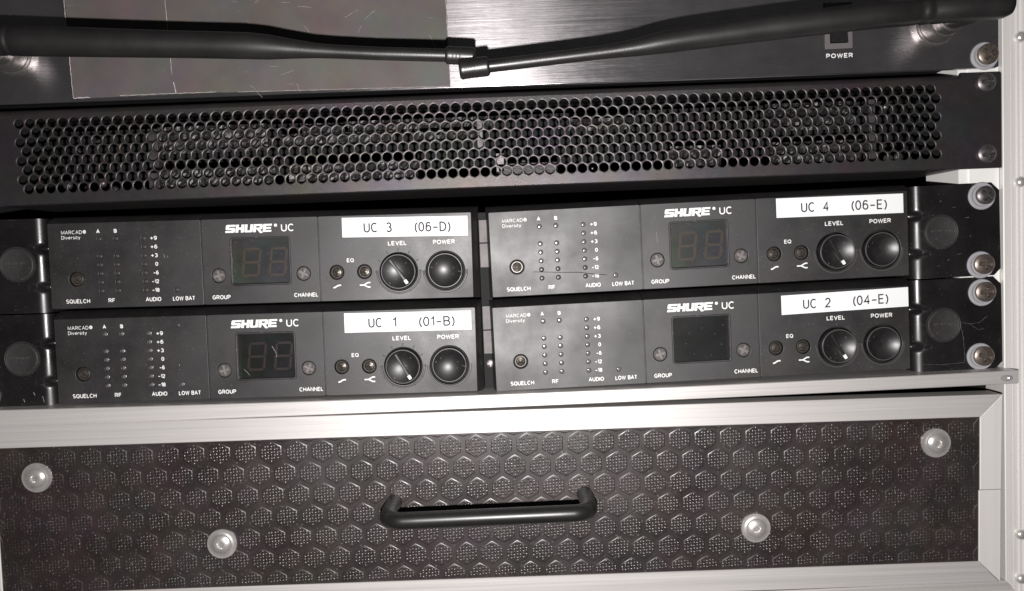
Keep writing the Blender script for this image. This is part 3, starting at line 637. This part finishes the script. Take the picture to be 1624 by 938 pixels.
# outer ear: plate plus rounded fold with two pressed gussets, written for the right-hand side
def ear_mesh(h0, h1, xin, xout, cham=(3.8, 3.2)):
    mb = MB(); zs = []; z = h0
    while z < h1: zs.append(z); z += .7
    zs.append(h1); r = 4.6; NP = 12; v = []; f = []
    gus = (h0 + (h1 - h0) * .27, h0 + (h1 - h0) * .68)
    for z in zs:
        k = max(math.exp(-((z - g_) / 1.3) ** 2) for g_ in gus)
        prof = [(xin, 22.0)]
        for i in range(NP + 1):
            a = math.pi - (math.pi / 2) * i / NP          # 180 -> 90
            px, py = xin + r + r * math.cos(a), (1.0 + r) - r * math.sin(a)
            cx_, cy_ = xin + r * i / NP, (1.0 + r) - r * i / NP
            push = .95 * k
            prof.append((px + (cx_ - px) * push + .6 * k, py + (cy_ - py) * push + 1.2 * k * math.sin(math.pi * i / NP)))
        prof.append((xin + r + 3.0, 1.0 + .9 * k * .3)); prof.append((xin + r + 4.0, 1.0))
        v += [(x, y, z) for x, y in prof]
    m_ = NP + 4
    for i in range(len(zs) - 1):
        for j in range(m_ - 1): f.append((i * m_ + j, i * m_ + j + 1, (i + 1) * m_ + j + 1, (i + 1) * m_ + j))
    mb.add(v, f); a = xin + r + 4.0
    mb.slab([(a, h0), (xout - cham[1], h0), (xout, h0 + cham[1]), (xout, h1 - cham[0]), (xout - cham[0], h1), (a, h1)], 1.0, 3.0, 0.0)
    return mb
def receiver(name_lbl, loc, roll, pivot, backing_mt, digit_mt, label_text, stk, knob_deg, dark_leds, ear_side, ear, faded=False):
    t = thing('wireless_receiver', name_lbl, 'wireless receiver', loc, roll, G)
    px = -pivot
    def P(name, me, x=0, y=0, z=0, par=None, lbl=None, rot=0):
        o = obj(name, me, par or t, lbl); o.location = Vector((x + (px if par is None else 0), y, z)) * S; o.rotation_euler = (0, rot, 0); return o
    P('front_panel', FL); cpan = P('front_panel', FC); P('front_panel', FR); P('bevelled_surround', SURR); P('chassis', CHAS); [P(q.name.split('.')[0], q) for q in RECL]
    [P(q.name.split('.')[0], q) for q in WORDS]; P('brand_logo', LOGO); P('moulded_scale', RIDGE)
    for i, (x, z) in enumerate(LEDS): P('indicator_lamp', LEDD if i in dark_leds else LEDM, x, 0.15, z, rot=0)
    P('squelch_control', TRIM, *(SQ[0], 0, SQ[1])); P('eq_control', TRIM, EQ[0][0], 0, EQ[0][1], rot=1.1); P('eq_control', TRIM, EQ[1][0], 0, EQ[1][1], rot=.5)
    gs = P('group_selector', POT, PG[0], -0.05 + .3, PG[1], rot=.2, lbl='grey group selector with a reddish cross slot'); cs = P('channel_selector', POT, PC[0], .25, PC[1], rot=.9)
    rs = MB(); c1, s1 = math.cos(.2), math.sin(.2)
    rs.slab([(-1.9, -.38), (1.9, -.38), (1.9, .38), (-1.9, .38)], .3, .5).slab([(-.38, -1.9), (.38, -1.9), (.38, 1.9), (-.38, 1.9)], .31, .5)
    o = rs.build('selector_slot', MT['potred'], gs, 0); o.rotation_euler = (0, -.4, 0)
    dp = P('display', backing(backing_mt)); 
    for me in (SG1, SG2):
        m2 = me.copy(); m2.materials.clear(); m2.materials.append(digit_mt); obj('digit', m2, dp)
    obj('display_window', PANE, dp); obj('display_bezel', BEZ, dp)
    kb = P('level_knob', KNOBCAP, KN[0], 0, KN[1]); obj('knob_rim', RIMM, kb).location = (0, -2.3 * S, 0)
    po = obj('pointer', PTM, kb); po.rotation_euler = (0, math.radians(-knob_deg), 0); tp_ = obj('pointer_mark', TIPM, kb); tp_.rotation_euler = po.rotation_euler
    bt = P('power_button', BTN, PW[0], 0, PW[1]); obj('button_rim', RIMM, bt).location = (0, -.95 * S, 0)
    # printed label strip
    x0_, x1_, zl0, zl1, zr0, zr1 = stk
    lb = MB(); lb.slab([(x0_, zl0), (x1_, zr0), (x1_, zr1), (x0_, zl1)], -0.14, -0.02); lo_ = lb.build('label_strip', MT['label'], t, 0); lo_.location = (px * S, 0, 0)
    tilt = (zr0 - zl0) / (x1_ - x0_); a, num, code = label_text; zb = zl0 + 2.1
    for s_, xa, xb in ((a, 134.1, 140.7), (num, 145.4 if num == '1' else 144.5, 147.2), (code, 157.6, 174.5)):
        zz = zb + tilt * (xa - x0_); tx = MB(); put_text(tx, s_, xa, xb, zz, zz + 4.6, -0.17, 0.135, .22, tilt); tx.build('label_word', MT['ink'], lo_, 0)
    # rack ear with plug, screws and washers
    h0, h1 = ear['h']; xin, xout = ear['x']; mbx = ear_mesh(h0, h1, xin, xout)
    if ear_side < 0: mbx.v = [(2 * ear['mir'] - x, y, z) for x, y, z in mbx.v]
    eo = mbx.build('rack_ear', MT['ear'], t, 40); eo.location = (px * S, 0, 0)
    pc = ear['plug']
    pl = MB(); pl.lathe(pc[0], pc[1], 1.0, [(8.3, .02), (8.2, .25), (7.9, .1), (7.75, -.3), (7.7, .75), (7.4, 1.05), (7.0, 1.1), (6.6, .95), (.05, .95)], 56)
    pl.build('plug', MT['cap'], eo, 25)
    br = MB()
    for i in range(9): br.box(pc[0] - 5 + i * 1.15, pc[0] - 5 + i * 1.15 + .8, -.08, 0.04, pc[1] + .1 + .35 * (i % 3), pc[1] + .9)
    br.build('worn_moulding', MT['ridge'], eo, 0)
    for sx, sz, rt, kind in ear['screws']: put_screw(eo, sx, 1.0, sz, SCREW if kind else SCREW2, True, rt)
    return t, eo
AR, AL = -0.012975, 0.011486
RX = 204.9
def rt(xw, zw, ox, oz, a, b):       # world -> local of a rolled unit
    x = xw - ox - b; z = zw - oz; return x * math.cos(a) - z * math.sin(a) + b, x * math.sin(a) + z * math.cos(a)
def ear_r(row):
    oz = -44.45 * row - .3; f = lambda x, z: rt(x, z, RX, oz, AR, 170)
    top = f(410, 28.0 - 44.2 * row)[1]; bot = f(410, -15.6 - 44.2 * row)[1]
    pl = f(*((404.9, 6.0) if row == 0 else (405.7, -38.0)))
    sc = [(*f(*p), r_, k) for p, r_, k in (((425.6, 22.4), .7, 0), ((424.8, -9.9), .4, 1), ((425.3, -23.0), .25, 1), ((424.3, -53.4), .6, 1))][row * 2:row * 2 + 2]
    return dict(h=(bot, top), x=(186.8, f(433.2, 0)[0]), plug=pl, screws=sc)
def ear_l(row):
    oz = -44.45 * row; f = lambda x, z: rt(x, z, 0, oz, AL, 0)
    pl = f(*((-27.2, 7.9) if row == 0 else (-28.2, -36.2)))
    return dict(h=(-15.3, 28.6), x=(14.5, 49), mir=0, plug=pl, screws=[(-45, 22, .3, 1), (-45, -9.5, .8, 1)])
up_r = (dict(zip(range(20), [0] * 20)))
U3, E3 = receiver('top left receiver with white label UC 3 (06-D)', (0, 0, 0), AL, 0, MT['lens_grey'], MT['seg'], ('UC', '3', '(06-D)'), (124.1, 182.5, 15.9, 25.0, 15.2, 24.4), -54.5, range(20), -1, ear_l(0))
U1, E1 = receiver('bottom left receiver with white label UC 1 (01-B)', (0, 0, -44.45), AL, 0, MT['lens'], MT['seg_dark'], ('UC', '1', '(01-B)'), (122.9, 182.3, 15.8, 25.0, 15.6, 24.6), -60, (), -1, ear_l(1))
def rloc(oz): return (RX + 170, 0, oz)
U4, E4 = receiver('top right receiver with white label UC 4 (06-E)', rloc(-.31), AR, 170, MT['lens_grey'], MT['seg'], ('UC', '4', '(06-E)'), (122.5, 182.2, 16.5, 25.5, 15.8, 24.8), -61, (4, 5, 10, 11, 17, 18), 1, ear_r(0))
U2, E2 = receiver('bottom right receiver with white label UC 2 (04-E)', rloc(-44.76), AR, 170, MT['lens'], MT['lens'], ('UC', '2', '(04-E)'), (123.9, 184.0, 15.3, 24.4, 16.2, 25.3), -60, (), 1, ear_r(1))

# marks of use: scratches and glue left by tape, each on its own surface
def mark(parent, pts, y, r=.09, m='scratch', name='scratch'):
    P = [(x + random.uniform(-.1, .1), y, z + random.uniform(-.1, .1)) for x, z in pts]
    return MB().sweep(P, [r * random.uniform(.4, 1.3) for _ in P], 5).build(name, MT[m], parent, 60)
mark(U4, [(7.5 - 170, -2.6), (14 - 170, -3.0), (20 - 170, -3.6), (29 - 170, -3.9), (36 - 170, -5.2), (42 - 170, -6.0)], -.03, .13, 'void')
mark(U4, [(40.5 - 170, -6.2), (42.5 - 170, -5.6), (44.5 - 170, -5.2), (46 - 170, -6.2)], -.03, .12)
mark(U4, [(66 - 170, 13), (66.2 - 170, 8)], -.03, .06); mark(U3, [(41, 10.5), (41.3, 8.8)], -.03, .1); mark(U3, [(42.4, 9.8), (42.7, 8.9)], -.03, .08)
mark(U1, [(88.6, 10.5), (89.6, 8.4), (90.6, 6.6), (90.5, 5.4), (89.5, 5.8)], .5, .12); mark(U1, [(75, 0), (76.5, -1.6), (77.5, -3)], .5, .09)
mark(U1, [(45, 3.4), (45.1, 2.6)], -.03, .12); mark(U1, [(45, 1.0), (45.2, .7)], -.03, .12); mark(U1, [(45.5, 22), (46.3, 21.2)], -.03, .16)
for dx, dz in ((80, 9), (86, 11), (92, 8), (95, 3), (78, 4), (96, 12), (82, -1), (90, -2)): mark(U2, [(dx - 170, dz), (dx + .4 - 170, dz + .2)], .5, .09)
for pts in ([(208.5, 7.5), (213, 6.2), (218, 6.5), (222, 9.5)], [(213, 6.5), (217.5, 3.2), (220.5, 3.6)], [(209, 8), (210.4, -1), (210.8, -12)], [(190, -11.8), (200, -12.6), (210.5, -12)]): mark(E2, lerp(pts[0], pts[1], 8) + lerp(pts[1], pts[2], 8)[1:] + (lerp(pts[2], pts[3], 6)[1:] if len(pts) > 3 else []), .98, .07, 'residue', 'tape_residue')
for x, z in ((196, 14), (206, 17), (212, 12), (214, 3), (203, -8), (198, -10), (208, -5), (200, 20)): mark(E4, [(x, z), (x + random.uniform(.5, 2), z + random.uniform(-.5, 1))], .98, .06)
for x, z in ((-24, -8), (-20, -10), (-19.8, -11.5), (-29, -11)): mark(E1, [(x, z), (x + .5, z - 1.5)], .98, .13)

# joining bracket seen in the gap between the left and the right receivers
jb = thing('joining_bracket', 'grey metal joining bracket in the dark gap between left and right receivers', 'bracket')
for a, b in ((9.6, 20.5), (-2.2, 9.3), (-32.0, -20.6), (-43.6, -32.3)): MB().box(187.6, 192.4, 7, 9, a, b, .2).build('bracket_plate', MT['bracket'], jb, 0)
MB().box(187.4, 192.6, 9.2, 12, -60, 24).build('gap_shade_strip', MT['void'], jb, 0)  # near-black strip added as the shade inside the gap
o = obj('screw', SCREW2, jb); o.location = Vector((190.4, 8.5, -48.5)) * S; o.scale = (.5, .4, .5)

# ------------------------------------------------------------------ aluminium bar over the drawer
bar = thing('crossbar', 'long flat aluminium bar between the receivers and the drawer, riveted to the upright', 'crossbar')
mb = MB(); n = 24; v = []; f = []
for i in range(n + 1):
    x = -52 + (435.2 + 52) * i / n; u = (x - 190) / 240
    zt = -60.5 + 1.5 * u * u * .9 + .1 * u; zt = -60.6 - .6 * u + 1.9 * u * u * (1 if u < 0 else .85); zb = -66.9 + (1.0 * u * u) + .1 * u
    for y, z in ((14, zt), (-7.6, zt), (-8, zt - .35), (-8, zb + .35), (-7.6, zb), (14, zb)): v.append((x, y, z))
for i in range(n):
    for k in range(6): j = (k + 1) % 6; f.append((i * 6 + k, i * 6 + j, (i + 1) * 6 + j, (i + 1) * 6 + k))
f += [tuple(range(6)), tuple(range(n * 6 + 5, n * 6 - 1, -1))]
mb.add(v, f); mb.build('bar', MT['alu'], bar, 20)
mb = MB(); mb.polar(0, 0, 0, [.4, .8, 1.2, 1.6, 2.0], lambda r, a: .75 - .19 * r - (.5 if r < .5 else 0), 28); rv = mb.build('rivet', MT['rivet'], bar, 50); rv.location = Vector((429.6, -8, -62.9)) * S; rv.scale = (1.5, 1, .75)

# ------------------------------------------------------------------ drawer
DA = 0.010; DO = (200, 0, -113)
dr = thing('drawer', 'drawer front of dark hexagon patterned panel framed in aluminium, with a handle', 'drawer', DO, DA)
F = 0.12
def fr(name, poly, **k): return MB().slab(poly, -8, 2, .25).build(name, MT['alu'] if k.get('h', 1) else MT['aluv'], dr, 20)
fr('frame_bar', [(-239, 34.5), (217.0 - F, 34.5), (227.2 - F, 44.9), (-250, 44.9)])
fr('frame_bar', [(-250, -44.3), (226.4, -44.3), (216.6 - F, -34.0), (-239, -34.0)])
fr('frame_bar', [(217.0, .12), (227.0, .12), (227.4, 44.7), (217.0, 34.3)], h=0)
fr('frame_bar', [(216.5, -33.9), (226.8, -44.2), (226.9, -.12), (216.5, -.12)], h=0)
fr('frame_bar', [(-250, -44.1), (-239.2, -33.8), (-239.2, 34.3), (-250, 44.7)], h=0)
MB().box(-245, 222, 2.05, 160, -42, 42).build('drawer_box', MT['chassis'], dr, 0)
# embossed panel: base sheet, raised hexagons with a bevelled rim, small woven bumps on each
rj = random.Random(11)
Y0 = -7.35; verts = []; faces = []
def addf(v, f):
    n = len(verts); verts.extend(v); faces.extend([tuple(i + n for i in q) for q in f])
addf([(-240, Y0, -35), (218, Y0, -35), (218, Y0, 35.4), (-240, Y0, 35.4)], [(0, 1, 2, 3)])
hp_, rw = 11.84, 10.12; X0, Z0h = 63.8 - 200, -83.2 + 113 - .010 * (200 - 63.8)
r_out, r_in, hgt = 5.62, 5.34, .10
xa, xb, za, zb = -239.0, 216.4, -33.7, 34.4
for r in range(-1, 8):
    cz = Z0h - r * rw
    for c in range(-13, 40):
        cx = X0 + c * hp_ + (hp_ / 2 if r % 2 else 0) + .15 * r * 0
        if cx < xa - 4 or cx > xb + 4 or cz > zb + 4.4 or cz < za - 4.4: continue
        # clip by clamping the hexagon to the visible opening
        cl = lambda x, z: (min(max(x, xa), xb), min(max(z, za), zb))
        v = []
        for rr, y in ((r_out, Y0), (r_out - .2, Y0 - hgt * .55), (r_in, Y0 - hgt), (r_in - .3, Y0 - hgt * 1.0)):
            for k in range(6):
                a = math.radians(90 + 60 * k); x, z = cl(cx + rr * math.cos(a), cz + rr * math.sin(a)); v.append((x, y, z))
        f = [(6 * q + k, 6 * q + (k + 1) % 6, 6 * q + 6 + (k + 1) % 6, 6 * q + 6 + k) for q in range(3) for k in range(6)] + [tuple(range(18, 24))]
        addf(v, f)
        # woven bumps, alternating upright and flat
        s_ = 1.42
        for iu in range(-4, 5):
            for iv in range(-4, 5):
                dx = iu * s_; dz = iv * s_ * .98 + 0.1 * iu
                ax, az = abs(dx), abs(dz)
                if ax > 4.3 or az + ax * .577 > 4.75: continue
                x, z = cx + dx, cz + dz
                if not (xa + .5 < x < xb - .5 and za + .5 < z < zb - .5): continue
                up_ = (iu + iv) % 2; wx, wz = (.36, .60) if up_ else (.60, .36)
                yb = Y0 - hgt * .98; yt_ = yb - .22 * rj.uniform(.55, 1.15); x += rj.uniform(-.06, .06); z += rj.uniform(-.06, .06)
                addf([(x - wx, yb, z - wz), (x + wx, yb, z - wz), (x + wx, yb, z + wz), (x - wx, yb, z + wz), (x - wx * .4, yt_, z - wz * .5), (x + wx * .4, yt_, z - wz * .5), (x + wx * .4, yt_, z + wz * .5), (x - wx * .4, yt_, z + wz * .5)],
                     [(0, 1, 5, 4), (1, 2, 6, 5), (2, 3, 7, 6), (3, 0, 4, 7), (4, 5, 6, 7)])
mb = MB(); mb.v = verts; mb.f = faces; mb.build('embossed_panel', MT['hexp'], dr, 70)
def dl(xw, zw):
    x = xw - DO[0]; z = zw - DO[2]; return x * math.cos(DA) - z * math.sin(DA), x * math.sin(DA) + z * math.cos(DA)
for x, z in ((-20.0, -90.4), (63.0, -125.1), (396.6, -92.0), (311.5, -128.6)):
    lx, lz = dl(x, z)
    MB().lathe(lx, lz, -7.45, [(6.9, 0), (6.9, .5), (6.75, .75), (6.4, .8), (6.1, .72), (5.3, 1.0), (4.75, 1.15), (4.6, 1.45), (4.2, 1.75), (3.4, 2.3), (2.5, 2.62), (1.75, 2.7), (1.55, 2.5), (1.4, 1.9), (.9, 1.75), (.05, 1.95)], 56).build('bolt', MT['bolt'], dr, 40)
(lx, lz), (rx, rz) = dl(143.6, -109.0), dl(232.0, -109.0)
P = []; R_ = []
yb, yf, cr, r = -6.2, -33.5, 7.5, 3.65
for i in range(4): P.append((lx, yb + (yf + cr - yb) * i / 4, lz))
for i in range(9): a = math.pi / 2 * i / 8; P.append((lx + cr - cr * math.cos(a), yf + cr - cr * math.sin(a), lz))
for i in range(1, 12): P.append((lx + cr + (rx - lx - 2 * cr) * i / 12, yf, lz + (rz - lz) * i / 12))
for i in range(9): a = math.pi / 2 * (1 - i / 8); P.append((rx - cr + cr * math.cos(a), yf + cr - cr * math.sin(a), rz))
for i in range(3, -1, -1): P.append((rx, yb + (yf + cr - yb) * i / 4, rz))
MB().sweep(P, [r] * len(P), 28).build('handle', MT['handle'], dr, 60)
